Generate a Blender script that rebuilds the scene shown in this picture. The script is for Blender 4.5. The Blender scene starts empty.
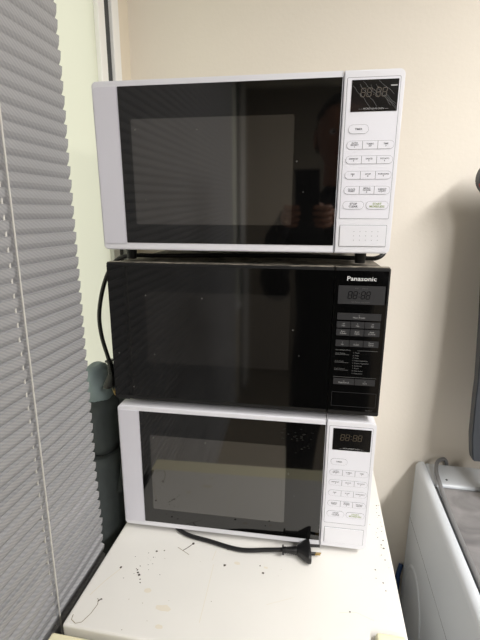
import bpy, bmesh, math, random
from mathutils import Vector, Matrix, noise
random.seed(7)
C = bpy.context.scene.collection
S = bpy.context.scene
PI = math.pi

# ------------------------------------------------------------------ camera, world, lights, exposure
CAM = Vector((0.0832, -0.6467, 0.5853))
YAW, PITCH, ROLL, FPX = 0.1815, 0.2449, 0.0039, 423.16
fw = Vector((-math.sin(YAW)*math.cos(PITCH), math.cos(YAW)*math.cos(PITCH), -math.sin(PITCH)))
r0 = Vector((math.cos(YAW), math.sin(YAW), 0)); u0 = r0.cross(fw)
rt = r0*math.cos(ROLL) + u0*math.sin(ROLL); up = -r0*math.sin(ROLL) + u0*math.cos(ROLL)
cd = bpy.data.cameras.new('camera'); cam = bpy.data.objects.new('camera', cd); C.objects.link(cam)
cd.sensor_fit = 'VERTICAL'; cd.sensor_height = 24; cd.sensor_width = 18; cd.lens = FPX/640*24
cd.clip_start = .005; cd.clip_end = 50
cam.matrix_world = Matrix(((rt.x, up.x, -fw.x, CAM.x), (rt.y, up.y, -fw.y, CAM.y), (rt.z, up.z, -fw.z, CAM.z), (0, 0, 0, 1)))
S.camera = cam

w = bpy.data.worlds.new('world'); S.world = w; w.use_nodes = True
w.node_tree.nodes['Background'].inputs[0].default_value = (1.0, 1.0, .98, 1)
w.node_tree.nodes['Background'].inputs[1].default_value = .84
S.view_settings.view_transform = 'Standard'; S.view_settings.look = 'None'
S.view_settings.gamma = 1; S.view_settings.use_curve_mapping = False
S.view_settings.exposure = 0.76

def area(name, loc, size, power, col, rot=(0, 0, 0)):
    l = bpy.data.lights.new(name, 'AREA'); l.shape = 'RECTANGLE'; l.size, l.size_y = size
    l.energy = power; l.color = col
    o = bpy.data.objects.new(name, l); C.objects.link(o); o.location = loc; o.rotation_euler = rot
    return o
CEIL = 1.50
FLOOR = -0.95
LAMPS = [((1.22, -.70), 26), ((1.15, -2.05), 29)]  # second lamp is added, unseen, to brighten the microwave fronts
for (lx, ly), pw in LAMPS:
    area('tube_light', (lx, ly, CEIL-.062), (.26, 1.1), pw, (1, .985, .965))

# ------------------------------------------------------------------ materials
def lin(c): return tuple(((x/255)/12.92 if x/255 <= .04045 else ((x/255+.055)/1.055)**2.4) for x in c)
def mat(name, col, rough=.5, metal=0, spec=.5, noise_s=None, noise_a=.1, bump=0, bump_s=200, coat=0, lin_in=False):
    m = bpy.data.materials.new(name); m.use_nodes = True
    nt = m.node_tree; b = nt.nodes['Principled BSDF']
    c = col if lin_in else lin(col)
    b.inputs['Base Color'].default_value = (*c, 1); b.inputs['Roughness'].default_value = rough
    b.inputs['Metallic'].default_value = metal; b.inputs['Specular IOR Level'].default_value = spec
    b.inputs['Coat Weight'].default_value = coat
    tc = nt.nodes.new('ShaderNodeTexCoord')
    if noise_s:
        n = nt.nodes.new('ShaderNodeTexNoise'); n.inputs['Scale'].default_value = noise_s; n.inputs['Detail'].default_value = 5
        nt.links.new(tc.outputs['Object'], n.inputs['Vector'])
        mx = nt.nodes.new('ShaderNodeMix'); mx.data_type = 'RGBA'
        mx.inputs[6].default_value = (*[x*(1-noise_a) for x in c], 1); mx.inputs[7].default_value = (*[min(1, x*(1+noise_a)) for x in c], 1)
        nt.links.new(n.outputs['Fac'], mx.inputs[0]); nt.links.new(mx.outputs[2], b.inputs['Base Color'])
    if bump:
        n2 = nt.nodes.new('ShaderNodeTexNoise'); n2.inputs['Scale'].default_value = bump_s
        nt.links.new(tc.outputs['Object'], n2.inputs['Vector'])
        bp = nt.nodes.new('ShaderNodeBump'); bp.inputs['Strength'].default_value = bump; bp.inputs['Distance'].default_value = .002
        nt.links.new(n2.outputs['Fac'], bp.inputs['Height']); nt.links.new(bp.outputs[0], b.inputs['Normal'])
    return m
M = {}
M['wall'] = mat('wall_paint', (230, 223, 212), .85, noise_s=6, noise_a=.02, bump=.15, bump_s=120)
M['side_wall'] = mat('side_wall_paint', (224, 216, 196), .85, noise_s=6, noise_a=.02)
M['far_wall'] = mat('darkened_wall_paint', (124, 116, 104), .85)  # unseen walls, colour darkened to cut the fill light
M['ceiling'] = mat('ceiling_paint', (225, 222, 212), .9)
M['floor'] = mat('floor_vinyl', (120, 112, 100), .5, noise_s=20, noise_a=.15)
M['white'] = mat('white_plastic', (222, 222, 227), .38)
M['white_panel'] = mat('white_panel_plastic', (224, 224, 231), .45)
M['pillar'] = mat('side_shaded_white_plastic', (212, 211, 219), .38)  # white plastic with the left border's shading put into its colour
M['whitemetal'] = mat('white_painted_steel', (215, 214, 212), .4)
M['line'] = mat('grey_print', (120, 122, 126), .6)
M['ink'] = mat('dark_print', (72, 74, 80), .6)
M['green'] = mat('green_print', (140, 158, 84), .6)
M['gap'] = mat('dark_seam', (28, 28, 30), .7)
M['black'] = mat('black_plastic', (17, 17, 18), .45)
M['cord'] = mat('black_rubber', (20, 20, 21), .42)
M['brass'] = mat('brass_pin', (190, 160, 96), .3, metal=.9)
M['vent'] = mat('black_vented_steel', (28, 27, 27), .5)
M['display'] = mat('display_window', (14, 14, 15), .15)
M['leaf_reflection'] = mat('faint_leaf_reflection', (15, 15, 14), .4)  # colour of a leafy reflection painted on the door glass
M['seg'] = mat('unlit_display_segments', (66, 58, 47), .4)
M['key'] = mat('dark_grey_keys', (36, 36, 38), .5)
M['keytext'] = mat('pale_grey_print', (165, 165, 165), .6)
M['logo'] = mat('silver_lettering', (225, 225, 225), .4)
M['dim'] = mat('dim_grey_print', (95, 95, 95), .6)
M['cream'] = mat('cream_enamel', (236, 230, 196), .4, noise_s=30, noise_a=.04)
M['fridge'] = mat('aged_white_enamel', (225, 223, 218), .42, noise_s=14, noise_a=.03)
M['speck'] = mat('dark_chip', (66, 56, 46), .8)
M['scratch'] = mat('grey_scratch', (150, 140, 120), .8)
M['stain'] = mat('pale_brown_stain', (221, 214, 199), .7)
M['washer'] = mat('washer_enamel', (206, 211, 217), .32)
M['rim'] = mat('grey_trim', (120, 120, 122), .4)
M['hose'] = mat('grey_hose', (122, 122, 124), .5)
M['blue'] = mat('blue_plastic', (36, 66, 110), .5)
M['bag'] = mat('charcoal_fabric', (56, 61, 62), .85, noise_s=50, noise_a=.2, bump=.4, bump_s=60)
M['bagtop'] = mat('blue_grey_fabric', (126, 140, 144), .7, noise_s=40, noise_a=.1, bump=.3, bump_s=50)
M['board'] = mat('dark_slate_plastic', (50, 54, 60), .5)
M['red'] = mat('red_plastic', (150, 52, 44), .5)
M['alu'] = mat('white_window_frame', (246, 246, 244), .35)
M['rubber'] = mat('dark_window_seal', (52, 55, 58), .5)
M['beige'] = mat('beige_reveal', (228, 218, 200), .8)
M['railcord'] = mat('pale_blind_cord', (196, 194, 188), .6)
M['rail'] = mat('grey_blind_rail', (150, 149, 148), .5)
M['jacket'] = mat('dark_jacket', (30, 31, 34), .9)
M['skin'] = mat('skin', (176, 128, 104), .55)
M['hair'] = mat('dark_hair', (40, 34, 30), .7)
M['phone'] = mat('dark_phone', (24, 26, 32), .3)
M['lens'] = mat('glass_lens', (5, 5, 8), .05)
M['door'] = mat('painted_door', (196, 188, 170), .6)
M['diffuser'] = mat('lamp_diffuser', (240, 240, 236), .6)
bb = M['diffuser'].node_tree.nodes['Principled BSDF']
bb.inputs['Emission Color'].default_value = (1, .955, .9, 1); bb.inputs['Emission Strength'].default_value = 5

# black glass with a few dust flecks
def glass(name, base, spec, rough, flecks=True, mesh=False):
    m = mat(name, base, rough, spec=spec)
    if mesh and spec >= 1: m.node_tree.nodes['Principled BSDF'].inputs['IOR'].default_value = 1.62
    nt = m.node_tree; b = nt.nodes['Principled BSDF']; tc = [n for n in nt.nodes if n.type == 'TEX_COORD'][0]
    src = None
    if mesh:      # the perforated screen behind the glass: fine columns of holes
        mp = nt.nodes.new('ShaderNodeMapping'); mp.inputs['Scale'].default_value = (520, 1, 520)
        vo = nt.nodes.new('ShaderNodeTexVoronoi'); vo.inputs['Randomness'].default_value = 0; vo.inputs['Scale'].default_value = 1
        nt.links.new(tc.outputs['Object'], mp.inputs[0]); nt.links.new(mp.outputs[0], vo.inputs['Vector'])
        cr = nt.nodes.new('ShaderNodeValToRGB'); c = lin(base)
        cr.color_ramp.elements[0].position = .25; cr.color_ramp.elements[0].color = (*[x*.5 for x in c], 1)
        cr.color_ramp.elements[1].position = .4; cr.color_ramp.elements[1].color = (*[x*1.3 for x in c], 1)
        nt.links.new(vo.outputs['Distance'], cr.inputs[0]); src = cr.outputs[0]
    if flecks:
        v2 = nt.nodes.new('ShaderNodeTexVoronoi'); v2.inputs['Scale'].default_value = 26
        nt.links.new(tc.outputs['Object'], v2.inputs['Vector'])
        c2 = nt.nodes.new('ShaderNodeValToRGB'); c2.color_ramp.elements[0].position = 0; c2.color_ramp.elements[0].color = (1, 1, 1, 1)
        c2.color_ramp.elements[1].position = .035; c2.color_ramp.elements[1].color = (0, 0, 0, 1)
        nt.links.new(v2.outputs['Distance'], c2.inputs[0])
        mx = nt.nodes.new('ShaderNodeMix'); mx.data_type = 'RGBA'
        nt.links.new(c2.outputs[0], mx.inputs[0])
        if src: nt.links.new(src, mx.inputs[6])
        else: mx.inputs[6].default_value = (*lin(base), 1)
        mx.inputs[7].default_value = (.3, .3, .28, 1)
        src = mx.outputs[2]
    if src: nt.links.new(src, b.inputs['Base Color'])
    return m
M['glass'] = glass('black_door_glass', (9, 9, 9), .75, .045)
M['screen_glass'] = glass('door_glass_over_mesh', (40, 38, 35), 1.0, .05, mesh=True)
M['screen_glass_pale'] = glass('door_glass_over_pale_mesh', (46, 44, 41), 1.0, .045, mesh=True)
M['glossblack'] = glass('gloss_black_front', (7, 7, 7), .5, .06)
M['screen_dark'] = glass('dark_glass_over_mesh', (22, 21, 20), .55, .06, mesh=True)

# dusty black lid
def dusty():
    m = mat('dusty_black_steel', (30, 28, 26), .6)
    nt = m.node_tree; b = nt.nodes['Principled BSDF']; tc = [n for n in nt.nodes if n.type == 'TEX_COORD'][0]
    n = nt.nodes.new('ShaderNodeTexNoise'); n.inputs['Scale'].default_value = 28; n.inputs['Detail'].default_value = 8; n.inputs['Roughness'].default_value = .7
    nt.links.new(tc.outputs['Object'], n.inputs['Vector'])
    cr = nt.nodes.new('ShaderNodeValToRGB'); cr.color_ramp.elements[0].position = .42; cr.color_ramp.elements[0].color = (*lin((62, 58, 53)), 1)
    cr.color_ramp.elements[1].position = .66; cr.color_ramp.elements[1].color = (*lin((168, 160, 146)), 1)
    nt.links.new(n.outputs['Fac'], cr.inputs[0]); nt.links.new(cr.outputs[0], b.inputs['Base Color'])
    return m
M['dusty'] = dusty()
# washing-machine lid: smoky glass, marbled reflections painted into its colour
def smoky():
    m = mat('smoky_glass_lid', (112, 110, 112), .22, spec=.6)
    nt = m.node_tree; b = nt.nodes['Principled BSDF']; tc = [n for n in nt.nodes if n.type == 'TEX_COORD'][0]
    n = nt.nodes.new('ShaderNodeTexNoise'); n.inputs['Scale'].default_value = 14; n.inputs['Detail'].default_value = 6; n.inputs['Distortion'].default_value = .8
    nt.links.new(tc.outputs['Object'], n.inputs['Vector'])
    cr = nt.nodes.new('ShaderNodeValToRGB'); cr.color_ramp.elements[0].position = .3; cr.color_ramp.elements[0].color = (*lin((104, 102, 104)), 1)
    cr.color_ramp.elements[1].position = .72; cr.color_ramp.elements[1].color = (*lin((150, 148, 148)), 1)
    nt.links.new(n.outputs['Fac'], cr.inputs[0]); nt.links.new(cr.outputs[0], b.inputs['Base Color'])
    return m
M['lid'] = smoky()
# blind fabric: fine woven diagonal texture
def fabric():
    m = mat('pleated_grey_fabric', (160, 158, 160), .85, spec=.2)
    nt = m.node_tree; b = nt.nodes['Principled BSDF']; tc = [n for n in nt.nodes if n.type == 'TEX_COORD'][0]
    mp = nt.nodes.new('ShaderNodeMapping'); mp.inputs['Rotation'].default_value = (.5, 0, 0)
    wv = nt.nodes.new('ShaderNodeTexWave'); wv.bands_direction = 'Z'; wv.inputs['Scale'].default_value = 75; wv.inputs['Distortion'].default_value = 2
    nt.links.new(tc.outputs['Object'], mp.inputs[0]); nt.links.new(mp.outputs[0], wv.inputs['Vector'])
    cr = nt.nodes.new('ShaderNodeValToRGB'); cr.color_ramp.elements[0].color = (*lin((152, 152, 154)), 1); cr.color_ramp.elements[1].color = (*lin((163, 163, 165)), 1)
    nt.links.new(wv.outputs['Fac'], cr.inputs[0]); nt.links.new(cr.outputs[0], b.inputs['Base Color'])
    return m
M['fabric'] = fabric()
# frosted pane: lets daylight through
def frosted():
    m = bpy.data.materials.new('frosted_pane'); m.use_nodes = True; nt = m.node_tree; nt.nodes.clear()
    out = nt.nodes.new('ShaderNodeOutputMaterial'); tr = nt.nodes.new('ShaderNodeBsdfTranslucent'); di = nt.nodes.new('ShaderNodeBsdfDiffuse')
    ad = nt.nodes.new('ShaderNodeMixShader'); ad.inputs[0].default_value = .88
    tr.inputs[0].default_value = (.80, .80, .72, 1); di.inputs[0].default_value = (*lin((226, 226, 208)), 1)
    nt.links.new(di.outputs[0], ad.inputs[1]); nt.links.new(tr.outputs[0], ad.inputs[2]); nt.links.new(ad.outputs[0], out.inputs[0])
    return m
M['frosted'] = frosted()

# ------------------------------------------------------------------ mesh helpers
class MB:
    def __init__(s): s.bm = bmesh.new(); s.mats = []
    def mi(s, m):
        if m not in s.mats: s.mats.append(m)
        return s.mats.index(m)
    def _add(s, other, m, mtx=None):
        i = s.mi(m)
        if mtx is not None: other.transform(mtx)
        for f in other.faces: f.material_index = i
        me = bpy.data.meshes.new('t'); other.to_mesh(me); other.free()
        s.bm.from_mesh(me); bpy.data.meshes.remove(me); return s
    def box(s, lo, hi, m, bev=0, seg=3, mtx=None, only=None):
        b = bmesh.new(); bmesh.ops.create_cube(b, size=1)
        for v in b.verts:
            for k in range(3): v.co[k] = lo[k] if v.co[k] < 0 else hi[k]
        if bev:
            ed = [e for e in b.edges if only is None or only(e)]
            bmesh.ops.bevel(b, geom=ed, offset=bev, segments=seg, affect='EDGES', profile=.5)
        return s._add(b, m, mtx)
    def poly(s, pts, n0, n1, m, axis='y', bev=0, mtx=None):    # outline (x,z) extruded between n0 and n1 along y
        b = bmesh.new()
        def P(a, c, n): return (a, n, c) if axis == 'y' else ((n, a, c) if axis == 'x' else (a, c, n))
        v0 = [b.verts.new(P(a, c, n0)) for a, c in pts]; v1 = [b.verts.new(P(a, c, n1)) for a, c in pts]
        b.faces.new(v0); b.faces.new(v1[::-1]); n = len(pts)
        for i in range(n): b.faces.new((v0[i], v0[(i+1) % n], v1[(i+1) % n], v1[i]))
        bmesh.ops.recalc_face_normals(b, faces=b.faces)
        if bev:
            ed = [e for e in b.edges if len(e.link_faces) == 2 and any(len(f.verts) > 4 for f in e.link_faces)]
            bmesh.ops.bevel(b, geom=ed, offset=bev, segments=2, affect='EDGES')
        return s._add(b, m, mtx)
    def ring(s, outer, inner, n0, n1, m, axis='y'):
        b = bmesh.new()
        def P(p, n): return (p[0], n, p[1]) if axis == 'y' else ((n, p[0], p[1]) if axis == 'x' else (p[0], p[1], n))
        L = [[b.verts.new(P(p, n)) for p in o] for o, n in ((outer, n0), (inner, n0), (outer, n1), (inner, n1))]
        n = len(outer)
        for i in range(n):
            j = (i+1) % n
            for A, B in ((0, 1), (3, 2), (1, 3), (2, 0)): b.faces.new((L[A][i], L[A][j], L[B][j], L[B][i]))
        bmesh.ops.recalc_face_normals(b, faces=b.faces)
        return s._add(b, m)
    def tube(s, pts, r, m, seg=10, smooth_n=6):
        pts = [Vector(p) for p in pts]
        if smooth_n and len(pts) > 2:
            out = []; P = [pts[0]*2-pts[1]] + pts + [pts[-1]*2-pts[-2]]
            for i in range(1, len(P)-2):
                for k in range(smooth_n):
                    t = k/smooth_n; a, b_, c, d = P[i-1:i+3]
                    out.append(.5*((2*b_)+(c-a)*t+(2*a-5*b_+4*c-d)*t*t+(3*b_-a-3*c+d)*t**3))
            out.append(pts[-1]); pts = out
        b = bmesh.new(); rings = []; nrm = None
        for i, p in enumerate(pts):
            t = (pts[min(i+1, len(pts)-1)]-pts[max(i-1, 0)]).normalized()
            if nrm is None: nrm = t.orthogonal().normalized()
            nrm = (nrm - t*nrm.dot(t)).normalized(); bn = t.cross(nrm)
            rr = r(i/(len(pts)-1)) if callable(r) else r
            rings.append([b.verts.new(p+(nrm*math.cos(2*PI*k/seg)+bn*math.sin(2*PI*k/seg))*rr) for k in range(seg)])
        for i in range(len(rings)-1):
            for k in range(seg): b.faces.new((rings[i][k], rings[i][(k+1) % seg], rings[i+1][(k+1) % seg], rings[i+1][k]))
        b.faces.new(rings[0][::-1]); b.faces.new(rings[-1])
        for f in b.faces: f.smooth = True
        bmesh.ops.recalc_face_normals(b, faces=b.faces)
        return s._add(b, m)
    def cyl(s, c, r, h, m, axis=2, seg=24, r2=None):
        b = bmesh.new(); bmesh.ops.create_cone(b, cap_ends=True, segments=seg, radius1=r, radius2=r if r2 is None else r2, depth=h)
        R = {0: Matrix.Rotation(PI/2, 4, 'Y'), 1: Matrix.Rotation(PI/2, 4, 'X'), 2: Matrix.Identity(4)}[axis]
        return s._add(b, m, Matrix.Translation(c) @ R)
    def text(s, body, x, z, h, m, y=0, wmax=None, bold=0, align='CENTER', stretch=1):
        cu = bpy.data.curves.new('t', 'FONT'); cu.body = body; cu.size = 1; cu.align_x = align; cu.align_y = 'CENTER'; cu.offset = bold
        cu.resolution_u = 2; cu.space_line = .95
        o = bpy.data.objects.new('t', cu); C.objects.link(o)
        bpy.context.view_layer.update()
        me = bpy.data.meshes.new_from_object(o.evaluated_get(bpy.context.evaluated_depsgraph_get()))
        bpy.data.objects.remove(o); bpy.data.curves.remove(cu)
        if not me.vertices: return s
        b = bmesh.new(); b.from_mesh(me); bpy.data.meshes.remove(me)
        xs = [v.co.x for v in b.verts]; sc = h/.72; wd = (max(xs)-min(xs))*sc
        sx = sc*stretch if not wmax else min(sc*stretch, sc*wmax/wd)
        for v in b.verts: v.co = Vector((x+v.co.x*sx, y, z+v.co.y*sc))
        bmesh.ops.recalc_face_normals(b, faces=b.faces)
        for f in b.faces:
            if f.normal.y > 0: f.normal_flip()
        return s._add(b, m)
    def build(s, name, parent=None, smooth=False, loc=None):
        me = bpy.data.meshes.new(name); s.bm.to_mesh(me); s.bm.free()
        for m in s.mats: me.materials.append(m)
        if smooth:
            for p in me.polygons: p.use_smooth = True
        o = bpy.data.objects.new(name, me); C.objects.link(o)
        if parent: o.parent = parent
        if loc: o.location = loc
        return o
def rr(x0, z0, x1, z1, r, n=6, corners=(1, 1, 1, 1)):     # rounded rectangle outline; corners: bl, br, tr, tl
    out = []
    for k, (cx, cz, a) in enumerate(((x0, z0, PI), (x1, z0, 1.5*PI), (x1, z1, 0), (x0, z1, .5*PI))):
        q = r if corners[k] else .00001
        ox = cx + (q if k in (0, 3) else -q); oz = cz + (q if k in (0, 1) else -q)
        for i in range(n+1):
            t = a + i/n*PI/2; out.append((ox+q*math.cos(t), oz+q*math.sin(t)))
    return out
def shrink(x0, z0, x1, z1, d): return x0+d, z0+d, x1-d, z1-d
def empty(name, loc, rz=0):
    o = bpy.data.objects.new(name, None); C.objects.link(o); o.location = loc; o.rotation_euler = (0, 0, rz); o.empty_display_size = .05
    return o
def tag(o, label, cat, group=None):
    o['label'] = label; o['category'] = cat
    if group: o['group'] = group
    return o
def struct(o): o['kind'] = 'structure'; return o

# ------------------------------------------------------------------ the room
XL, XR, YB, YF = -.395, 2.3, .45, -3.4
struct(MB().box((XL-.12, YF-.1, FLOOR-.1), (XR+.1, YB+.1, FLOOR), M['floor']).build('floor'))
struct(MB().box((XL-.12, YF-.1, CEIL), (XR+.1, YB+.1, CEIL+.1), M['ceiling']).build('ceiling'))
struct(MB().box((XL-.12, YB, FLOOR), (XR+.1, YB+.1, CEIL), M['wall']).build('wall_back'))
struct(MB().box((XL-.12, YF-.1, FLOOR), (XR+.1, YF, CEIL), M['far_wall']).build('wall_front'))
struct(MB().box((XR, YF, FLOOR), (XR+.1, YB, CEIL), M['far_wall']).build('wall_right'))
# left wall with its long window: the openings run from the corner frame towards the front
ZW0, ZW1 = -.12, 1.38
Y0, Y1 = -2.75, .39
wl = MB()
wl.box((XL-.12, YF, FLOOR), (XL, YB, ZW0), M['side_wall']).box((XL-.12, YF, ZW1), (XL, YB, CEIL), M['side_wall'])
wl.box((XL-.12, YF, ZW0), (XL, Y0, ZW1), M['side_wall']).box((XL-.12, Y1, ZW0), (XL, YB, ZW1), M['beige'])
struct(wl.build('wall_left'))
def window(n, ya, yb, far):
    e = empty('window_%d' % n, (XL, (ya+yb)/2, ZW0)); struct(e)
    fx = MB(); c = (XL, (ya+yb)/2, ZW0)
    def bx(mb, x0, y0, z0, x1, y1, z1, m, bev=.002): mb.box((x0-c[0], y0-c[1], z0-c[2]), (x1-c[0], y1-c[1], z1-c[2]), m, bev, 2)
    f = MB()
    for (y0, y1) in ((ya, ya+.03), (yb-.03, yb)): bx(f, XL-.05, y0, ZW0, XL+.004, y1, ZW1, M['alu'])
    for (z0, z1) in ((ZW0, ZW0+.035), (ZW1-.035, ZW1)): bx(f, XL-.05, ya+.036, z0, XL+.003, yb-.036, z1, M['alu'])
    f.build('window_frame', e)
    p = MB(); bx(p, XL-.010, ya+.0301, ZW0+.0351, XL-.006, yb-.0301, ZW1-.0351, M['frosted'], 0); p.build('pane', e)
    return e
struct(MB().box((XL-.045, .3215, ZW0), (XL-.004, .3555, ZW1), M['rubber']).build('trim_1'))
struct(MB().box((XL-.05, .356, ZW0), (XL+.004, .39, ZW1), M['alu'], .002, 2).build('trim_2'))
window(1, -.95, .321, 1)
window(2, -2.75, -.985, 1)
struct(MB().box((XL-.05, -.984, ZW0), (XL-.004, -.951, ZW1), M['rubber']).build('trim_3'))
struct(MB().box((XL-.05, Y0, ZW0-.025), (XL+.018, Y1, ZW0-.001), M['alu'], .004, 2).build('window_sill'))
bpy.data.objects['window_sill'].name = 'trim_4'
# the end of the glazed run beyond the blind, where it meets the front wall
struct(MB().box((XL, -2.95, FLOOR), (XL+.012, -2.76, CEIL), M['rubber'], .003, 2).build('trim_5'))
struct(MB().box((XL, -3.18, FLOOR), (XL+.03, -2.955, CEIL), M['alu']).build('trim_6'))
# skirting
struct(MB().box((XL, YB-.012, FLOOR), (XR, YB, FLOOR+.09), M['alu'], .003, 2).build('baseboard_back'))

# ceiling lamps; the second one is added to light the fronts
for i, ((lx, ly), pw) in enumerate(LAMPS):
    e = empty('ceiling_light', (lx, ly, CEIL))
    tag(e, ['white fluorescent ceiling lamp on the right, beside the back wall', 'added unseen ceiling lamp farther behind, brightening the microwave fronts'][i], 'ceiling light', 'fluorescent ceiling lamps')
    MB().box((-.15, -.6, -.03), (.15, .6, 0), M['whitemetal'], .004, 2).build('housing', e)
    MB().box((-.13, -.57, -.058), (.13, .57, -.031), M['diffuser'], .008, 3).build('diffuser', e)

# ------------------------------------------------------------------ pleated blind
def blind():
    ya, yb = -1.85, -.022
    zt, zb = 1.40, -.62
    e = empty('pleated_blind', (-.305, (ya+yb)/2, zb)); o = Vector(e.location)
    tag(e, 'grey pleated fabric window blind hanging beside the fridge and microwaves', 'blind')
    pitch = .01955; ny = 110
    prof = [(.0, 0), (-.0004, -.05), (-.0009, -.3), (-.0016, -.52), (-.0034, -.72), (-.0056, -.90), (-.0057, -.945), (-.0030, -.982)]
    rows = []
    n = int((zt-.03-zb-.02)/pitch); z0 = .850 + pitch*math.ceil((zt-.04-.85)/pitch)
    b = bmesh.new()
    for k in range(n):
        for (dx, dz) in prof: rows.append((k, dx, z0-pitch*(k-dz)))
    grid = []
    for k, dx, z in rows:
        line = []
        low = max(0, min(1, (.45-z)/.5))
        for j in range(ny+1):
            t = j/ny; y = yb + (ya-yb)*(t**1.35)
            wob = noise.noise(Vector((y*3.1, z*5.0, 1.3)))*.0030*(.3+low) + noise.noise(Vector((y*11, k*.6, 4.1)))*.0022*(.25+low)
            dz = noise.noise(Vector((y*4.0, k*.25, 8.2)))*.0042*(.15+low)
            line.append(b.verts.new(Vector((-.2955+dx*(1+.1*noise.noise(Vector((y*6, k, 0))))+wob, y, z+dz)) - o))
        grid.append(line)
    for i in range(len(grid)-1):
        for j in range(ny): 
            f = b.faces.new((grid[i][j], grid[i+1][j], grid[i+1][j+1], grid[i][j+1])); f.smooth = False
    mb = MB(); mb._add(b, M['fabric']); fb = mb.build('fabric', e)
    so = fb.modifiers.new('thick', 'SOLIDIFY'); so.thickness = .0006
    MB().box((-.33-o.x, ya-.005-o.y, zt-.04-o.z), (-.285-o.x, yb+.005-o.y, zt-o.z), M['rail'], .003, 2).build('head_rail', e)
    MB().box((-.318-o.x, ya-o.y, -.012), (-.29-o.x, yb-o.y, .014), M['rail'], .003, 2).build('bottom_rail', e)
    def V(x, y, z): return Vector((x, y, z))-o
    MB().tube([V(-.2900, -.168, 1.36), V(-.2900, -.169, .7), V(-.2900, -.171, .3), V(-.2900, -.173, -.05), V(-.2900, -.174, -.56)], .0013, M['railcord'], 8).build('pull_cord', e)
    for yy in (-.174, -.95, -1.7):
        MB().tube([V(-.2990, yy, 1.36), V(-.2990, yy, zb+.01)], .0016, M['railcord'], 6, 0).build('lift_cord', e)
    return e
blind()

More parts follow.
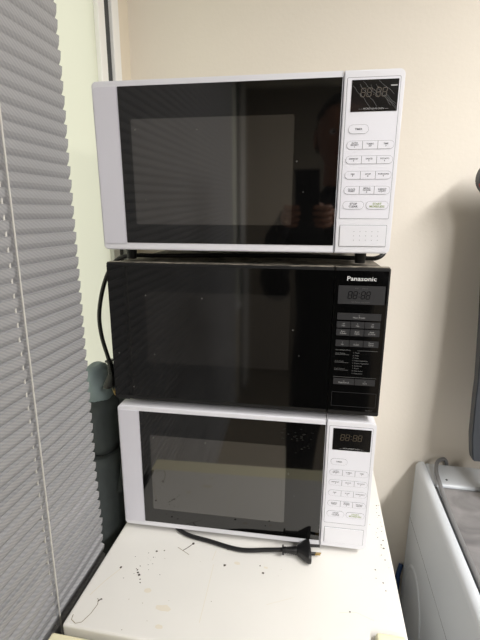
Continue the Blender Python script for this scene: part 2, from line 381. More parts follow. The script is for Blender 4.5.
# ------------------------------------------------------------------ refrigerator
def decal_line(mb, pts, wd, m, z=.0003):
    for (a, b_) in zip(pts, pts[1:]):
        a = Vector((*a, 0)); b2 = Vector((*b_, 0)); d = (b2-a); n = Vector((-d.y, d.x, 0)).normalized()*wd/2
        b = bmesh.new(); f = b.faces.new([b.verts.new(p+Vector((0, 0, z))) for p in (a-n, b2-n, b2+n, a+n)])
        if f.normal.z < 0: f.normal_flip()
        mb._add(b, m)
def decal_blob(mb, x, y, rx, ry, m, z=.0003, seed=0):
    b = bmesh.new(); n = 10; rnd = random.Random(seed)
    f = b.faces.new([b.verts.new((x+rx*math.cos(2*PI*k/n)*(.75+.5*rnd.random()), y+ry*math.sin(2*PI*k/n)*(.75+.5*rnd.random()), z)) for k in range(n)])
    mb._add(b, m)
def fridge():
    x0, x1, yf, yb = -.262, .2350, -.2074, .40
    e = empty('refrigerator', (0, 0, FLOOR)); dz = -FLOOR
    tag(e, 'white fridge with a chipped top and cream door carrying the stack of microwaves', 'refrigerator')
    MB().box((x0+.004, yf+.004, .03), (x1-.004, yb, dz-.0285), M['fridge'], .004, 2).build('cabinet', e)
    for sx in (x0+.05, x1-.05):
        for sy in (yf+.05, yb-.05): MB().cyl((sx, sy, .015), .018, .03, M['black']).build('foot', e)
    t = MB(); t.box((x0, yf, dz-.028), (x1, yb, dz), M['fridge'], .004, 3)
    Z = dz+.0003
    D = lambda pts, wd, m: decal_line(t, pts, wd, M[m], Z)
    B = lambda x, y, a, m, b=None: decal_blob(t, x, y, a, b or a, M[m], Z, seed=int(abs(x*9999+y*777)))
    D([(-.254, -.190), (-.252, -.198), (-.243, -.2025), (-.235, -.199), (-.229, -.184), (-.2265, -.168), (-.229, -.160), (-.232, -.158)], .0011, 'scratch')
    D([(-.229, -.163), (-.2255, -.157), (-.224, -.159)], .0018, 'speck')
    D([(-.117, -.021), (-.125, -.033), (-.131, -.040)], .0015, 'speck'); D([(-.142, -.034), (-.117, -.047)], .0011, 'scratch')
    D([(-.072, -.029), (-.0735, -.052)], .0008, 'stain'); D([(-.069, -.06), (-.066, -.12), (-.064, -.168)], .0008, 'stain')
    D([(-.247, -.155), (-.236, -.125), (-.222, -.098)], .0012, 'stain')
    for (x, y, a) in ((-.223, -.095, .0022), (-.190, -.100, .0018), (-.186, -.104, .0022), (-.193, -.095, .0014), (-.181, -.112, .0012), (-.178, -.118, .0012), (-.176, -.05, .0020), (-.163, -.046, .0014),
                      (-.117, -.0205, .0026), (-.052, -.022, .0016), (-.05, -.058, .0024), (.017, -.062, .0020), (.01, -.048, .0012), (.221, .04, .0014), (.226, .052, .0014), (.224, .032, .0018), (.217, .058, .001),
                      (.223, .005, .0012), (.227, .12, .0012), (.226, .15, .0014), (.229, .09, .001), (.213, -.045, .0012), (.204, -.02, .001), (.215, -.06, .001), (.156, -.109, .0014)):
        B(x, y, a, 'speck')
    rnd = random.Random(3)
    for k in range(34): B(rnd.uniform(.19, .232), rnd.uniform(-.05, .35), rnd.uniform(.0004, .0009), 'speck')
    for k in range(16): B(rnd.uniform(-.21, -.15), rnd.uniform(-.12, -.03), rnd.uniform(.0004, .0009), 'speck')
    for k in range(14): B(rnd.uniform(-.24, .2), rnd.uniform(-.2, -.03), rnd.uniform(.0003, .0007), 'scratch')
    for (x, y, a, b_) in ((-.125, -.155, .012, .006), (-.12, -.185, .006, .004), (-.03, -.05, .006, .003), (.02, -.05, .004, .002), (-.16, -.13, .006, .004)): B(x, y, a, 'stain', b_)
    D([(.14, -.113), (.165, -.108), (.19, -.117)], .0007, 'stain'); D([(.03, -.12), (.07, -.10)], .0006, 'stain')
    t.build('top_panel', e)
    d = MB(); d.box((x0-.012, yf-.054, .06), (x1+.004, yf-.006, dz-.009), M['cream'], .003, 3); dr = d.build('door', e); dr['label'] = 'cream door'
    MB().box((x0-.001, yf-.0055, .065), (x1-.001, yf+.0035, dz-.03), M['rim'], .002, 2).build('door_seal', e)
    MB().box((x0+.03, yf-.076, dz-.34), (x0+.055, yf-.055, dz-.06), M['cream'], .006, 3).build('handle', dr)
    h = MB(); h.box((.188, yf-.05, dz-.0085), (.2305, -.143, dz+.012), M['cream'], .005, 3)
    h.build('hinge_cover', e)['label'] = 'cream plastic hinge cover'
fridge()

# ------------------------------------------------------------------ microwave parts
SEG = {'8': 'abcdefg'}
def digits(mb, x, z, w_, h_, m, y, gap=.004):
    # four unlit seven-segment digits with a colon between the pairs
    cw = (w_-gap)/4; t = h_*.10
    for k in range(4):
        cx = x - w_/2 + cw*(k+.5) + (gap if k > 1 else 0); a = cw*.34
        sl = .12
        def seg(xa, za, xb, zb):
            P = [(xa, za), (xb, zb)]; dxx, dzz = xb-xa, zb-za; L = math.hypot(dxx, dzz); nx, nz = -dzz/L*t/2, dxx/L*t/2; ex, ez = dxx/L*t*.4, dzz/L*t*.4
            pts = [(xa+ex-nx, za+ez-nz), (xb-ex-nx, zb-ez-nz), (xb-ex+nx, zb-ez+nz), (xa+ex+nx, za+ez+nz)]
            b = bmesh.new(); f = b.faces.new([b.verts.new((cx+p[0]+sl*p[1], y, z+p[1])) for p in pts]); mb._add(b, m)
        H = h_/2
        seg(-a, H, a, H); seg(-a, 0, a, 0); seg(-a, -H, a, -H); seg(-a, 0, -a, H); seg(a, 0, a, H); seg(-a, -H, -a, 0); seg(a, -H, a, 0)
    for q in (-.25, .25): mb.box((x-.0006, y-.00005, z+h_*q-.0006), (x+.0006, y, z+h_*q+.0006), m)

def plug(parent, origin, axis, wide, scale=1, roll_pins=True):
    """moulded Australian plug: ridged strain relief flaring to a flat face"""
    ax = Vector(axis).normalized(); wd = Vector(wide); wd = (wd-ax*wd.dot(ax)).normalized(); th = ax.cross(wd)
    mtx = Matrix(((wd.x, th.x, ax.x, origin[0]), (wd.y, th.y, ax.y, origin[1]), (wd.z, th.z, ax.z, origin[2]), (0, 0, 0, 1)))
    prof = [(0, .0085, .0075), (.003, .0088, .008), (.0032, .0052, .005)]
    for k in range(6):
        s0 = .006+k*.0036; q = .0056+.00045*k
        prof += [(s0, q, q*.95), (s0+.0022, q, q*.95), (s0+.0024, q-.0012, q*.95-.001), (s0+.0034, q-.0012, q*.95-.001)]
    prof += [(.029, .0095, .008), (.034, .013, .0095), (.040, .019, .0115), (.046, .0245, .0130), (.0475, .0255, .0135), (.0515, .0255, .0135), (.0525, .0245, .0125)]
    b = bmesh.new(); rings = []; n = 20
    for (s_, a, c_) in prof:
        ring = []
        for k in range(n):
            t = 2*PI*k/n; ct, st = math.cos(t), math.sin(t)
            e_ = .75; ring.append(b.verts.new((a*scale*math.copysign(abs(ct)**e_, ct), c_*scale*math.copysign(abs(st)**e_, st), s_*scale)))
        rings.append(ring)
    for i in range(len(rings)-1):
        for k in range(n): b.faces.new((rings[i][k], rings[i][(k+1) % n], rings[i+1][(k+1) % n], rings[i+1][k]))
    b.faces.new(rings[0][::-1]); b.faces.new(rings[-1]); bmesh.ops.recalc_face_normals(b, faces=b.faces)
    mb = MB(); mb._add(b, M['cord'], mtx); mb.build('plug', parent)
    for sx, rot in ((-.009, .5), (.009, -.5), (0, PI/2)):
        p = MB(); cy = .004 if sx else -.0065
        R = Matrix.Translation(Vector((sx*scale, cy*scale, .0526*scale))) @ Matrix.Rotation(rot, 4, 'Z')
        p.box((-.0008*scale, -.0027*scale, 0), (.0008*scale, .0027*scale, .009*scale), M['cord'], mtx=mtx @ R)
        p.box((-.0007*scale, -.0026*scale, .009*scale), (.0007*scale, .0026*scale, .019*scale), M['brass' if sx <= 0 else 'cord'], .0003, 1, mtx=mtx @ R)
        q = p.build('pin', parent); q['label'] = 'brass tipped metal pin' if sx <= 0 else 'dark metal pin'

W = .443
KEYS = [('r1', .1447, .1558, ['AUTO\nREHEAT\n1', 'TURBO\n2/3', 'TIME\n3']),
        ('r2', .1253, .1362, ['DEFROST\n4', 'SAUCE\n5', 'POTATO\n6']),
        ('r3', .1047, .1158, ['PIES\n7', 'SOUP\n8', 'POPCORN\n9']),
        ('r4', .0842, .0955, ['CLOCK\nPRESET', 'MICRO\nPOWER\n0', 'WEIGHT\nADJUST'])]
def white_microwave(loc, rz, foot, h, label, extra):
    e = empty('microwave', loc, rz); tag(e, label, 'microwave', 'microwaves stacked on the fridge')
    X = lambda u: u-W/2
    Z = lambda v: v+foot
    # steel case behind the front
    c = MB(); c.box((X(.006), .030, Z(.004)), (X(W-.006), .345, Z(h-.003)), M['whitemetal'], .004, 3)
    for k in range(9): c.box((X(W-.0062), .12+k*.012, Z(.12)), (X(W-.0056), .126+k*.012, Z(.19)), M['gap'])
    c.build('case', e)
    for sx in (.024, W-.034):
        for sy in (.05, .30): MB().cyl((X(sx), sy, foot/2+.002), .008, foot+.003, M['black'], r2=.010).build('foot', e)
    # door: white surround with black glass
    seam = .3638
    d = MB()
    d.poly(rr(X(-.0014), Z(0), X(seam-.0006), Z(h), .007, 6, (1, 0, 0, 1)), .0002, .029, M['white'], bev=.0015)
    door = d.build('door', e)
    gx0, gx1, gz0, gz1 = .0392, .3620, .0112, .2365
    pl = MB(); pl.poly(rr(X(.0008), Z(.009), X(.0382), Z(h-.008), .006, 5, (1, 0, 0, 1)), -.0010, .0012, M['pillar'], bev=.0006); pl.build('door_grip', door)
    g = MB(); g.poly(rr(X(gx0), Z(gz0), X(gx1), Z(gz1), .0008), -.0006, .004, M['glass'])
    if extra == 'reflected_leaves':  # small dark marks painting a leafy reflection on the glass
        for (x, z, s_) in ((.315, .205, 0), (.30, .215, 1), (.325, .190, 2), (.318, .217, 3), (.332, .213, 4)):
            rnd = random.Random(s_)
            for k in range(6):
                xx, zz = x+rnd.uniform(-.012, .012), z+rnd.uniform(-.010, .010)
                t_ = MB(); g.box((X(xx), -.0007, Z(zz)), (X(xx+rnd.uniform(.001, .004)), -.0006, Z(zz+rnd.uniform(.0006, .0016))), M['leaf_reflection'])
    g.build('door_glass', door)['label'] = 'black glass'
    wn = MB(); wn.poly(rr(X(.057), Z(.040), X(.299), Z(.192), .003), -.0008, -.00061, M['screen_glass'] if extra != 'reflected_leaves' else M['screen_glass_pale']); wn.build('door_window', door)
    # control panel
    p = MB(); p.poly(rr(X(seam+.0006), Z(0), X(W+.0008), Z(h), .0075, 6, (0, 1, 1, 0)), 0, .029, M['white'], bev=.0015)
    o1 = rr(X(.3685), Z(.050), X(.4385), Z(h-.009), .002); i1 = rr(X(.3689), Z(.0504), X(.4381), Z(h-.0094), .0018)
    p.ring(o1, i1, -.0003, .0004, M['line'])
    p.poly(rr(X(.3690), Z(.0505), X(.4380), Z(h-.0095), .0018), -.0002, .001, M['white_panel'])
    pan = p.build('control_panel', e)
    # display
    dm = MB(); dm.poly(rr(X(.3750), Z(.1928), X(.4362), Z(.2322), .0006), -.0007, .001, M['display'])
    digits(dm, X(.4045), Z(.2165), .036, .0105, M['seg'], -.0009)
    if extra == 'cut':    # two-row mw3 display with a pale bar under the digits
        dm.box((X(.386), -.0009, Z(.2075)), (X(.425), -.0008, Z(.2085)), M['keytext'])
    dm.text('----- MICROWAVE OVEN -----', X(.4055), Z(.1962), .0022, M['keytext'], -.0009, wmax=.050)
    if extra == 'cracked':
        rnd = random.Random(5)
        for k in range(10):
            xa, za = rnd.uniform(.376, .425), rnd.uniform(.212, .2315); L = rnd.uniform(.008, .03)
            pts = [(xa, za)]
            while L > 0 and pts[-1][0] < .434 and pts[-1][1] > .1945:
                pts.append((min(.4355, pts[-1][0]+.003), max(.1935, pts[-1][1]-rnd.uniform(.0015, .005)))); L -= .004
            for (a, b_) in zip(pts, pts[1:]):
                dx, dz_ = b_[0]-a[0], b_[1]-a[1]; q = math.hypot(dx, dz_) or 1; nx, nz = -dz_/q*.00018, dx/q*.00018
                b = bmesh.new(); b.faces.new([b.verts.new((X(s_[0]), -.00095, Z(s_[1]))) for s_ in ((a[0]-nx, a[1]-nz), (b_[0]-nx, b_[1]-nz), (b_[0]+nx, b_[1]+nz), (a[0]+nx, a[1]+nz))])
                dm._add(b, M['dim'])
        dm.box((X(.426), -.00097, Z(.2235)), (X(.4345), -.00093, Z(.2250)), M['keytext'])
    dm.build('display', pan)
    def key(u0, v0, u1, v1, r, cor, txt, col='ink', h_=.0019):
        k = MB(); k.poly(rr(X(u0), Z(v0), X(u1), Z(v1), r, 5, cor), -.0006, .0005, M['line'])
        q = .00032; k.poly(rr(X(u0+q), Z(v0+q), X(u1-q), Z(v1-q), max(r-q, .00001), 5, cor), -.0008, .0005, M['white_panel'])
        k.text(txt, X((u0+u1)/2), Z((v0+v1)/2), h_, M[col], -.00095, wmax=(u1-u0)*.72, bold=.02, stretch=1.1)
        k.build('button', pan)
    key(.3738, .1648, .4012, .1766, .0058, (1, 1, 1, 1), 'TIMER', h_=.0024)
    for nm, v0, v1, tx in KEYS:
        u = [.3728, .3944, .4150, .4368]; hh = (v1-v0)/2-.0002
        for k in range(3): key(u[k], v0, u[k+1], v1, hh, (k == 0, k == 2, k == 2, k == 0), tx[k], h_=.0020)
    key(.3725, .0634, .4022, .0748, .0055, (1, 1, 1, 1), 'STOP\nCLEAR', h_=.0028)
    key(.4050, .0634, .4362, .0748, .0055, (1, 1, 1, 1), 'START\nMORE/LESS', 'green', h_=.0028)
    # release pad
    k = MB(); k.poly(rr(X(.3700), Z(.0098), X(.4372), Z(.0412), .001), -.0002, .0006, M['line'])
    k.poly(rr(X(.3706), Z(.0104), X(.4366), Z(.0406), .001), -.0012, .0006, M['white'], bev=.0004)
    if extra == 'cracked':
        for r_ in range(3):
            for c_ in range(5):
                k.cyl((X(.391+c_*.0085), -.00125, Z(.0195+r_*.0062)), .0005, .0003, M['ink'], 1, 8)
    k.build('door_release_button', pan)
    if extra == 'cut':     # brown burn mark by the stop key
        b_ = MB(); b_.poly([(X(.4005), Z(.0655)), (X(.4030), Z(.0645)), (X(.4052), Z(.0690)), (X(.4050), Z(.0712)), (X(.4035), Z(.0705))], -.0011, -.0008, M['brass']); b_.build('burn_mark', pan)
    return e
mw1 = white_microwave((-.0367, .0043, .5295-.0210), .0321, .0210, .2446, 'white microwave with cracked display film, topmost of the stack', 'cracked')
mw1.rotation_euler.x = .021     # tipped forward a little by the cord under it
mw3 = white_microwave((-.0323, 0, .0), .0326, .0120, .2452, 'white microwave at the bottom of the stack, standing on the fridge', 'reflected_leaves')

def black_microwave(loc, rz, foot, h):
    e = empty('microwave', loc, rz); tag(e, 'black microwave with dusty top between the two white ones', 'microwave', 'microwaves stacked on the fridge')
    X = lambda u: u-W/2
    Z = lambda v: v+foot
    c = MB(); c.box((X(.003), .022, Z(.004)), (X(W-.003), .33, Z(h-.002)), M['vent'], .003, 3); c.box((X(.006), .023, Z(h-.0022)), (X(W-.006), .327, Z(h-.0014)), M['dusty'])
    for k in range(9): c.box((X(W-.0032), .12+k*.012, Z(.12)), (X(W-.0026), .126+k*.012, Z(.19)), M['black'])
    c.build('case', e)
    for sx in (.03, W-.04):
        for sy in (.05, .28): MB().cyl((X(sx), sy, foot/2+.002), .011, foot+.003, M['black'], r2=.013).build('foot', e)
    seam = .3638
    d = MB(); d.poly(rr(X(-.0022), Z(0), X(seam-.0005), Z(h+.001), .003, 4, (1, 0, 0, 1)), .001, .021, M['black'], bev=.0015)
    d.box((X(-.001), .0025, Z(h+.0008)), (X(seam-.001), .020, Z(h+.0014)), M['dusty'])
    door = d.build('door', e)
    MB().poly(rr(X(-.001), Z(.0075), X(seam-.0008), Z(h-.0035), .001), -.0006, .004, M['glossblack']).build('door_glass', door)
    MB().poly(rr(X(.0626), Z(.071), X(.2985), Z(.193), .003), -.0008, -.00061, M['screen_dark']).build('door_window', door)
    p = MB(); p.poly(rr(X(seam+.0005), Z(0), X(W+.0018), Z(h+.001), .003, 4, (0, 1, 1, 0)), 0, .021, M['black'], bev=.0015)
    p.poly(rr(X(seam+.001), Z(.0075), X(W-.001), Z(h-.0035), .001), -.0006, .002, M['glossblack'])
    p.box((X(seam+.001), .0025, Z(h+.0008)), (X(W+.001), .020, Z(h+.0014)), M['dusty'])
    p.text('Auto Weight Menu', X(.3715), Z(.1100), .0021, M['dim'], -.0008, align='LEFT', wmax=.032)
    def rule(u0, v0, u1, m='dim'): p.box((X(u0), -.0008, Z(v0)), (X(u1), -.0007, Z(v0+.0004)), M[m])
    rule(.405, .1097, .4350)
    for v, t in ((.1045, 'Auto Reheat'), (.0915, 'Auto Cook'), (.0790, 'Auto Defrost')):
        p.text(t, X(.3715), Z(v), .0021, M['dim'], -.0008, align='LEFT', wmax=.019); rule(.3715, v-.0024, .3925)
    names = ['1  Meals', '2  Pizza', '3  Pasta', '4  Fresh Vegetables', '5  Frozen Vegetables', '6  Casserole', '7  Bread', '8  Meat Items', '9  Meat Joints']
    for k, t in enumerate(names):
        v = .1060 - k*.00425
        p.text(t, X(.3985), Z(v), .0021, M['dim'], -.0008, align='LEFT', wmax=.034 if k in (3, 4) else None)
    rule(.3705, .0650, .4365)
    p.text('MICROWAVE', X(.4290), Z(.0098), .0012, M['dim'], -.0008)
    pan = p.build('control_panel', e)
    lg = MB(); lg.text('Panasonic', X(.4035), Z(.2222), .0066, M['logo'], -.0010, wmax=.0470, bold=.006, stretch=1.2); lg.build('logo', pan)['label'] = 'silver brand lettering'
    dm = MB(); dm.poly(rr(X(.3705), Z(.1835), X(.4390), Z(.2118), .0005), -.0008, -.0006, M['key'])
    digits(dm, X(.4015), Z(.1975), .034, .0110, M['display'], -.0010)
    dm.text('Auto        Defrost', X(.404), Z(.2080), .0018, M['dim'], -.0010)
    dm.text('High Medium  Low  Warm', X(.404), Z(.1868), .0018, M['dim'], -.0010)
    dm.build('display', pan)
    def key(u0, v0, u1, v1, t, hh=.0020):
        k = MB(); k.poly(rr(X(u0), Z(v0), X(u1), Z(v1), .0006), -.0012, -.0006, M['key'])
        k.text(t, X((u0+u1)/2), Z((v0+v1)/2), hh, M['keytext'], -.0014, wmax=(u1-u0)*.75); k.build('button', pan)
    key(.3712, .1588, .4362, .1695, 'o\nMicro Power', .0025)
    u = [.3706, .3918, .4128, .4360]
    for v0, v1, tt in ((.1460, .1560, ('10\nMin', '1\nMin', '10\nSec')), (.1335, .1440, ('Auto\nReheat', 'Auto\nCook', 'Auto\nDefrost')), (.1160, .1262, ('+\nUp', '-\nDown', 'Timer\nClock'))):
        for k in range(3): key(u[k]+.0004, v0, u[k+1]-.0004, v1, tt[k], .0024)
    key(.3708, .0525, .4035, .0628, 'o\nStop/Cancel', .0024); key(.4043, .0525, .4352, .0628, 'o\nStart', .0024)
    k = MB(); k.ring(rr(X(.3695), Z(.0150), X(.4390), Z(.0395), .001), rr(X(.3700), Z(.0155), X(.4385), Z(.0390), .0009), -.0010, -.0006, M['key'])
    k.poly(rr(X(.3702), Z(.0157), X(.4383), Z(.0388), .0009), -.0009, -.0006, M['glossblack']); k.build('door_release_button', pan)
    return e
mw2 = black_microwave((-.0335, -.0006, .2575), .0268, .0125, .2378)

# cords (points in the room; stored relative to their microwave)
def cord(mw, pts, name='power_cord'):
    bpy.context.view_layer.update()
    inv = mw.matrix_world.inverted()
    o = MB().tube([inv @ Vector(p) for p in pts], .0038, M['cord'], 12, 8).build(name, mw)
    o['label'] = 'black power cord'
    return o, inv
T2 = .5083 + .0045
cord1 = [(.10, .352, .62), (.15, .385, .60), (.19, .34, .59), (.196, .24, .585), (.1965, .15, .575), (.1955, .115, .555), (.194, .105, .530), (.182, .098, T2+.003), (.155, .11, T2), (.05, .13, T2), (-.08, .11, T2), (-.19, .08, T2), (-.244, .060, T2+.001), (-.270, .058, .505),
         (-.288, .058, .482), (-.303, .058, .445), (-.312, .058, .402), (-.311, .059, .363), (-.303, .06, .325), (-.2995, .06, .312)]
c1, inv = cord(mw1, cord1)
R3 = inv.to_3x3()
plug(c1, inv @ Vector((-.2995, .06, .315)), R3 @ Vector((.16, .0, -1)), R3 @ Vector((.35, 1, .1)), .95)
zc = .0045
cord3 = [(-.10, .352, .10), (-.13, .385, .05), (-.20, .37, .02), (-.247, .30, .006), (-.235, .18, zc), (-.21, .09, zc), (-.17, .022, zc), (-.137, -.004, zc), (-.087, -.014, zc), (-.03, -.024, .005), (.018, -.020, .009), (.048, -.017, .0120)]
c3, inv = cord(mw3, cord3)
R3 = inv.to_3x3()
plug(c3, inv @ Vector((.045, -.0185, .0125)), R3 @ Vector((1, .13, .0)), R3 @ Vector((-.13, 1, 0)), .93)

# ------------------------------------------------------------------ washing machine
def washer():
    x0, x1, y0, y1, zt = .367, .967, -.20, .435, -.054
    e = empty('washing_machine', ((x0+x1)/2, (y0+y1)/2, FLOOR)); o = Vector(e.location)
    tag(e, 'white top-loading washing machine with a smoky grey lid, right of the fridge', 'washing machine')
    def L(p): return Vector(p)-o
    b = MB(); b.box(L((x0, y0, FLOOR+.03)), L((x1, y1, -.228)), M['washer'], .0012, 2)
    # embossed round panel in the side
    n = 40; rings = [(.118, 0), (.114, -.0022), (.108, -.0026), (.104, -.0006)]
    bm = bmesh.new(); rs = []
    for (r, dx) in rings: rs.append([bm.verts.new(L((x0+dx,   .315+r*.8*math.cos(2*PI*k/n), -.435+r*1.1*math.sin(2*PI*k/n)))) for k in range(n)])
    for i in range(3):
        for k in range(n): f = bm.faces.new((rs[i][k], rs[i][(k+1) % n], rs[i+1][(k+1) % n], rs[i+1][k])); f.smooth = True
    bm.faces.new(rs[-1]); bmesh.ops.recalc_face_normals(bm, faces=bm.faces); b._add(bm, M['washer'])
    b.box(L((x0+.0004, y0+.004, -.2285)), L((x1-.003, y1-.004, -.2245)), M['gap'])
    b.build('body', e)
    for sx in (x0+.05, x1-.05):
        for sy in (y0+.05, y1-.05): MB().cyl(L((sx, sy, FLOOR+.015)), .02, .03, M['black']).build('foot', e)
    # top cover: rounded shell with an opening for the lid
    t = MB()
    def shell(pts_y0, pts_y1):
        t.poly([(a, c) for a, c in pts_y0], 0, 0, M['washer'])
    prof = []
    r = .015
    for k in range(9):
        a = PI - k/8*PI/2; prof.append((x0+r+r*math.cos(a), zt-r+r*math.sin(a)))
    left = [(x0, -.2255)] + prof + [(x0+.020, zt-.001), (x0+.0225, zt-.014), (x0+.0225, -.2255)]
    t.poly([(a-o.x, c-o.z) for a, c in left], y0+.01-o.y, y1-o.y, M['washer'], bev=.004)
    right = [(x1-(a-x0), c) for a, c in left][::-1]
    t.poly([(a-o.x, c-o.z) for a, c in right], y0+.01-o.y, y1-o.y, M['washer'], bev=.004)
    t.box(L((x0+.0225, .340, -.2255)), L((x1-.0225, y1, zt-.004)), M['washer'], .006, 3)
    t.box(L((x0+.0225, y0+.01, -.2255)), L((x1-.0225, y0+.05, zt-.004)), M['washer'], .004, 2)
    t.build('top_cover', e)
    l = MB(); l.box(L((x0+.0235, y0+.051, zt-.020)), L((x1-.0235, .339, zt-.010)), M['rim'], .002, 2)
    lid = l.build('lid', e); lid['label'] = 'grey lid frame'
    MB().box(L((x0+.036, y0+.063, zt-.0098)), L((x1-.036, .330, zt-.0080)), M['lid'], .0006, 1).build('lid_glass', lid)['label'] = 'smoky grey glass'
    m = MB(); m.box(L((x0+.030, y0+.06, zt-.0098)), L((x0+.0325, .334, zt-.0075)), M['washer']); m.build('lid_strip', lid)
    # two small dark bolts and hinge on the rear ledge
    MB().cyl(L((.425, .362, zt-.0035)), .0025, .002, M['gap'], 2, 10).build('screw', e)
    MB().box(L((.500, .335, zt-.006)), L((.516, .350, zt+.004)), M['gap'], .002, 2).build('lid_hinge', e)
washer()
def hose():
    z = -.043
    pts = [(.452, .444, -.20), (.449, .443, -.08), (.440, .436, -.046), (.4245, .425, -.040), (.412, .408, -.041), (.404, .378, -.048), (.4005, .335, z-.006), (.3985, .290, z-.010), (.397, .24, z-.0125), (.3965, .18, z-.0135), (.3965, .10, z-.0135), (.3965, -.05, z-.0135), (.397, -.13, z-.0135)]
    o = MB().tube(pts, .0048, M['hose'], 12, 6).build('drain_hose'); tag(o, 'thin grey hose lying over the rear left edge of the washing machine', 'hose')
hose()
def blue():
    e = MB()
    e.tube([(.362, .443, -.40), (.356, .436, -.425), (.351, .432, -.45), (.351, .432, -.48), (.353, .433, -.52), (.354, .436, -.64), (.354, .438, -.90)], .0065, M['blue'], 12, 6)
    e.cyl((.350, .430, -.465), .011, .05, M['blue'], 2, 12)
    o = e.build('inlet_hose'); tag(o, 'dark blue hose in the gap between fridge and washing machine', 'hose')
blue()
def board():
    # dark slate case leaning back on the washing machine, only its left edge in view
    e = empty('leaning_board', (.64, .32, -.058)); o = Vector(e.location)
    tag(e, 'dark slate panel leaning at the right edge of the picture, on the washing machine', 'panel')
    out = [(.4475, .106), (.4445, .118), (.440, .16), (.4395, .25), (.4405, .29), (.437, .42), (.431, .55), (.4255, .655), (.4175, .688), (.4085, .700), (.4045, .711), (.4045, .724), (.409, .738), (.420, .748), (.78, .748), (.80, .73), (.80, .106)]
    y0, y1 = .268, .360
    sl = (y1-y0)/.78; th = .026
    b = bmesh.new(); A = []; B = []
    for (x, z) in out:
        A.append(b.verts.new(Vector((x-.64, y0+sl*z-.32, z+.0)))); B.append(b.verts.new(Vector((x-.64, y0+sl*z+th-.32, z+.0))))
    b.faces.new(A); b.faces.new(B[::-1]); n = len(out)
    for i in range(n): b.faces.new((A[i], A[(i+1) % n], B[(i+1) % n], B[i]))
    bmesh.ops.recalc_face_normals(b, faces=b.faces)
    bmesh.ops.bevel(b, geom=[q for q in b.edges], offset=.002, segments=2, affect='EDGES')
    mb = MB(); mb._add(b, M['board']); mb.build('panel_body', e)
    for fx in (.500, .76): MB().box((fx-.64, y0+sl*.1-.32+.001, .0005), (fx+.028-.64, y0+sl*.1-.32+.030, .110), M['black'], .003, 2).build('foot', e)
    m = MB(); m.tube([(x-.64, y0+sl*z-.32-.001, z-.001) for x, z in ((.4235, .668), (.4165, .690), (.4085, .7015), (.406, .708))], .0024, M['red'], 8, 4)
    m.build('edge_trim', e)['label'] = 'red trim under the top corner'
board()

# ------------------------------------------------------------------ bag in the gap by the window
def bag():
    e = empty('fabric_bag', (-.330, .20, FLOOR)); o = Vector(e.location)
    tag(e, 'charcoal fabric bag with blue-grey top squeezed between the blind and the microwaves', 'bag')
    def lump(name, rows, m, n=28, amp=.004, seed=0):
        b = bmesh.new(); rs = []
        for (z, cx, cy, ax, ay) in rows:
            ring = []
            for k in range(n):
                t = 2*PI*k/n; ct, st = math.cos(t), math.sin(t)
                p = Vector((cx+ax*math.copysign(abs(ct)**.7, ct), cy+ay*math.copysign(abs(st)**.7, st), z))
                q = noise.noise(Vector((p.x*14+seed, p.y*22, z*13)))*amp*2
                ring.append(b.verts.new(p+Vector((ct, st, 0))*q-o))
            rs.append(ring)
        for i in range(len(rs)-1):
            for k in range(n): f = b.faces.new((rs[i][k], rs[i][(k+1) % n], rs[i+1][(k+1) % n], rs[i+1][k])); f.smooth = True
        b.faces.new(rs[0][::-1]); b.faces.new(rs[-1]); bmesh.ops.recalc_face_normals(b, faces=b.faces)
        mb = MB(); mb._add(b, m); return mb.build(name, e)
    lump('bag_body', [(FLOOR+.005, -.330, .20, .045, .15), (FLOOR+.04, -.330, .20, .050, .17), (-.5, -.330, .19, .052, .183), (-.12, -.331, .19, .052, .183), (.02, -.332, .19, .051, .180), (.05, -.334, .19, .049, .176), (.10, -.334, .19, .047, .172), (.115, -.335, .195, .042, .165)], M['bag'], 40, .0035, 3)
    a = lump('upper_pouch', [(.117, -.336, .20, .040, .155), (.135, -.336, .198, .044, .166), (.165, -.338, .195, .043, .163), (.200, -.341, .19, .038, .15), (.226, -.344, .19, .031, .125), (.238, -.345, .19, .018, .10)], M['bag'], 36, .004, 9)
    lump('bag_top', [(.212, -.345, .125, .026, .062), (.235, -.347, .115, .024, .052), (.252, -.349, .105, .018, .040), (.270, -.350, .098, .015, .034), (.283, -.351, .094, .016, .030), (.290, -.351, .094, .008, .018)], M['bagtop'], 30, .004, 5)['label'] = 'blue-grey top'
    s_ = MB(); s_.tube([Vector((-.290, .045, .04))-o, Vector((-.285, .07, .12))-o, Vector((-.294, .09, .17))-o, Vector((-.306, .11, .225))-o], .006, M['bag'], 8, 6); s_.build('strap', e)
bag()

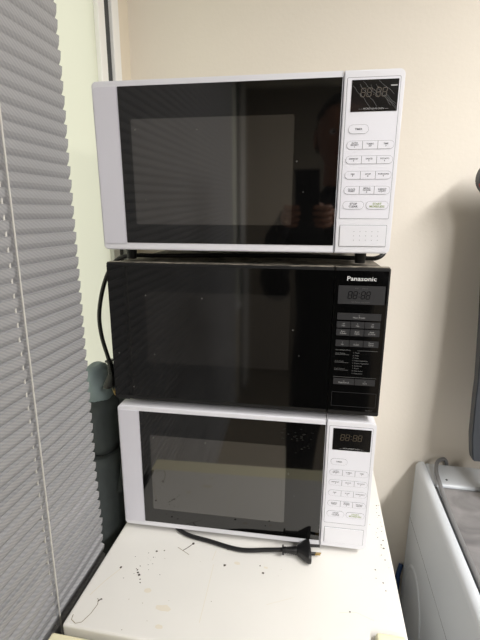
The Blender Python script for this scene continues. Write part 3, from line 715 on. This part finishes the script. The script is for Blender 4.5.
# ------------------------------------------------------------------ the photographer, seen in the door glass
def skin(name, chains, m, parent, sub=2):
    """chains: list of [(pos, radius), ...]; first vertex of a chain may be ('#', index) to join an earlier vertex"""
    verts, edges, rad = [], [], []
    for ch in chains:
        prev = None
        for it in ch:
            if it[0] == '#': prev = it[1]; continue
            verts.append(it[0]); rad.append(it[1]); i = len(verts)-1
            if prev is not None: edges.append((prev, i))
            prev = i
    me = bpy.data.meshes.new(name); me.from_pydata([Vector(v) for v in verts], edges, [])
    o = bpy.data.objects.new(name, me); C.objects.link(o)
    md = o.modifiers.new('skin', 'SKIN'); md.use_smooth_shade = True
    sv = me.skin_vertices[0].data if me.skin_vertices else None
    if sv is None:
        bpy.context.view_layer.objects.active = o; bpy.context.view_layer.update(); sv = me.skin_vertices[0].data
    for k, r in enumerate(rad): sv[k].radius = (r, r) if not isinstance(r, tuple) else r
    sv[0].use_root = True
    sd = o.modifiers.new('sub', 'SUBSURF'); sd.levels = sub; sd.render_levels = sub
    bpy.context.view_layer.update()
    ev = bpy.data.meshes.new_from_object(o.evaluated_get(bpy.context.evaluated_depsgraph_get()))
    ev.materials.clear(); ev.materials.append(m); ev.name = name
    for p in ev.polygons: p.use_smooth = True
    bpy.data.objects.remove(o)
    r = bpy.data.objects.new(name, ev); C.objects.link(r); r.parent = parent
    return r
def ball(mb, c, s_, m, sub=3):
    b = bmesh.new(); bmesh.ops.create_icosphere(b, subdivisions=sub, radius=1)
    for v in b.verts: v.co = Vector((v.co.x*s_[0]+c[0], v.co.y*s_[1]+c[1], v.co.z*s_[2]+c[2]))
    for f in b.faces: f.smooth = True
    mb._add(b, m)
PH = CAM - fw*.016 + up*.020      # phone centre, lens side towards the microwaves
def person():
    bx, by = .20, -.93
    e = empty('person', (bx, by, FLOOR)); o = Vector(e.location)
    tag(e, 'person in a dark jacket holding a phone, reflected in the top microwave door', 'person')
    def V(x, y, z): return Vector((x, y, z))-o
    lh = PH - up*.062 - rt*.045; rh = PH - up*.062 + rt*.045
    ch = [[(V(bx, by, .02), (.155, .11)), (V(bx, by, .20), (.15, .105)), (V(bx, by, .38), (.165, .115)), (V(bx, by, .535), (.15, .095)), (V(bx, by+.005, .60), (.062, .062)), (V(bx-.002, by+.02, .665), (.054, .056))],
          [('#', 3), (V(bx-.165, by, .515), .062), (V(bx-.235, by+.03, .36), .053), (V(bx-.205, by+.13, .32), .050), (V(lh.x-.06, lh.y-.10, lh.z-.07), .037), (V(lh.x-.025, lh.y-.05, lh.z-.032), .030)],
          [('#', 3), (V(bx+.165, by, .515), .062), (V(bx+.225, by+.03, .36), .053), (V(bx+.165, by+.13, .32), .050), (V(rh.x+.065, rh.y-.10, rh.z-.07), .037), (V(rh.x+.028, rh.y-.05, rh.z-.032), .030)],
          [('#', 0), (V(bx, by, -.06), (.15, .11)), (V(bx-.085, by, -.14), .082), (V(bx-.095, by+.01, -.48), .058), (V(bx-.10, by, -.86), .043), (V(bx-.10, by+.01, -.905), .042), (V(bx-.105, by+.11, -.912), .036)],
          [('#', 16), (V(bx+.085, by, -.14), .082), (V(bx+.095, by+.01, -.48), .058), (V(bx+.10, by, -.86), .043), (V(bx+.10, by+.01, -.905), .042), (V(bx+.105, by+.11, -.912), .036)]]
    skin('clothing', ch, M['jacket'], e, 2)['label'] = 'dark clothing'
    # head and neck
    hd = MB(); hc = V(bx-.006, by+.035, .800)
    b = bmesh.new(); bmesh.ops.create_icosphere(b, subdivisions=4, radius=1)
    for v in b.verts:
        x, y, z = v.co
        jaw = 1-.30*max(0, -z)**1.3
        q = Vector((x*.078*jaw, y*.098*(1-.12*max(0, -z)), z*.122))
        if y > .5: q.y += .022*math.exp(-((x/.16)**2+((z+.18)/.20)**2))            # nose
        if y > .3: q.y -= .008*(math.exp(-(((abs(x)-.38)/.17)**2+((z-.03)/.12)**2)))  # eye sockets
        if y > .3: q.y += .006*math.exp(-((x/.3)**2+((z+.50)/.07)**2)) + .007*math.exp(-((x/.3)**2+((z+.82)/.15)**2))
        v.co = q + hc
    for f in b.faces: f.smooth = True
    hd._add(b, M['skin'])
    for sx in (-1, 1):
        ball(hd, (hc.x+sx*.030, hc.y+.082, hc.z+.004), (.012, .008, .008), M['alu'], 2)
        ball(hd, (hc.x+sx*.030, hc.y+.0895, hc.z+.004), (.005, .002, .005), M['black'], 2)
        ball(hd, (hc.x+sx*.080, hc.y-.005, hc.z-.008), (.009, .018, .031), M['skin'], 2)
    ball(hd, (hc.x, hc.y+.088, hc.z-.060), (.024, .008, .006), M['red'], 2)
    hd.tube([V(bx-.002, by+.02, .645), V(bx-.004, by+.022, .70), V(bx-.006, by+.025, .745)], lambda t: .053-.004*t, M['skin'], 16, 4)
    hd.build('head', e)
    hr = MB(); b = bmesh.new(); bmesh.ops.create_icosphere(b, subdivisions=4, radius=1)
    for v in b.verts:
        x, y, z = v.co; q = noise.noise(v.co*9)*.004
        v.co = Vector((x*(.085+q), y*(.104+q)-.006, z*(.127+q)+.006)) + hc
    bmesh.ops.delete(b, geom=[v for v in b.verts if (v.co.z-hc.z) < .045 and (v.co.y-hc.y) > -.03+.2*max(0, -(v.co.z-hc.z)) or (v.co.z-hc.z) < -.055 or ((v.co.y-hc.y) > .05 and (v.co.z-hc.z) < .075)], context='VERTS')
    for f in b.faces: f.smooth = True
    hr._add(b, M['hair']); hr.build('hair', e)
    # hands: palm plus five bent fingers each, closed on the lower edges of the phone
    for sg, hnd in ((-1, lh), (1, rh)):
        R = rt*sg                       # outwards
        def Q(a, b_, c_): return hnd + R*a + up*b_ + fw*c_ - o
        wv = Q(.022, -.035, -.045); palm = Q(.020, .0, -.030)
        chains = [[(wv, .024), (Q(.024, -.018, -.040), .024), (palm, .022), (Q(.016, .016, -.024), .018)]]
        skin('palm', chains, M['skin'], e, 2)
        for k, (zz, ln) in enumerate(((.030, 1.0), (.012, 1.08), (-.006, 1.0), (-.022, .82))):
            chains = [[(Q(.020, zz*.8, -.022), .0095), (Q(.020, zz, .004), .0092), (Q(.004, zz+.002, .016), .0085), (Q(-.012*ln, zz+.004, .0175), .0078), (Q(-.026*ln, zz+.005, .0165), .0068)]]
            skin('finger', chains, M['skin'], e, 2)
        chains = [[(Q(.012, .004, -.036), .0115), (Q(-.002, .020, -.026), .0108), (Q(-.016, .034, -.0165), .0098), (Q(-.026, .044, -.0150), .0085)]]
        skin('thumb', chains, M['skin'], e, 2)
person()
def phone():
    e = empty('phone', PH - up*.078)
    tag(e, 'dark phone held up in both hands by the person, reflected in the top door', 'phone')
    mtx = Matrix(((rt.x, up.x, -fw.x, 0), (rt.y, up.y, -fw.y, 0), (rt.z, up.z, -fw.z, 0), (0, 0, 0, 1)))
    c = up*.078
    m4 = Matrix.Translation(c) @ mtx
    MB().box((-.037, -.078, -.004), (.037, .078, .004), M['phone'], .0035, 3, mtx=m4).build('phone_body', e)
    MB().box((-.035, -.076, .0041), (.035, .076, .0046), M['display'], mtx=m4).build('screen', e)
    mb = MB(); mb.box((-.033, .040, -.0065), (.001, .074, -.0041), M['phone'], .001, 2, mtx=m4)
    mb.build('camera_bump', e)
phone()
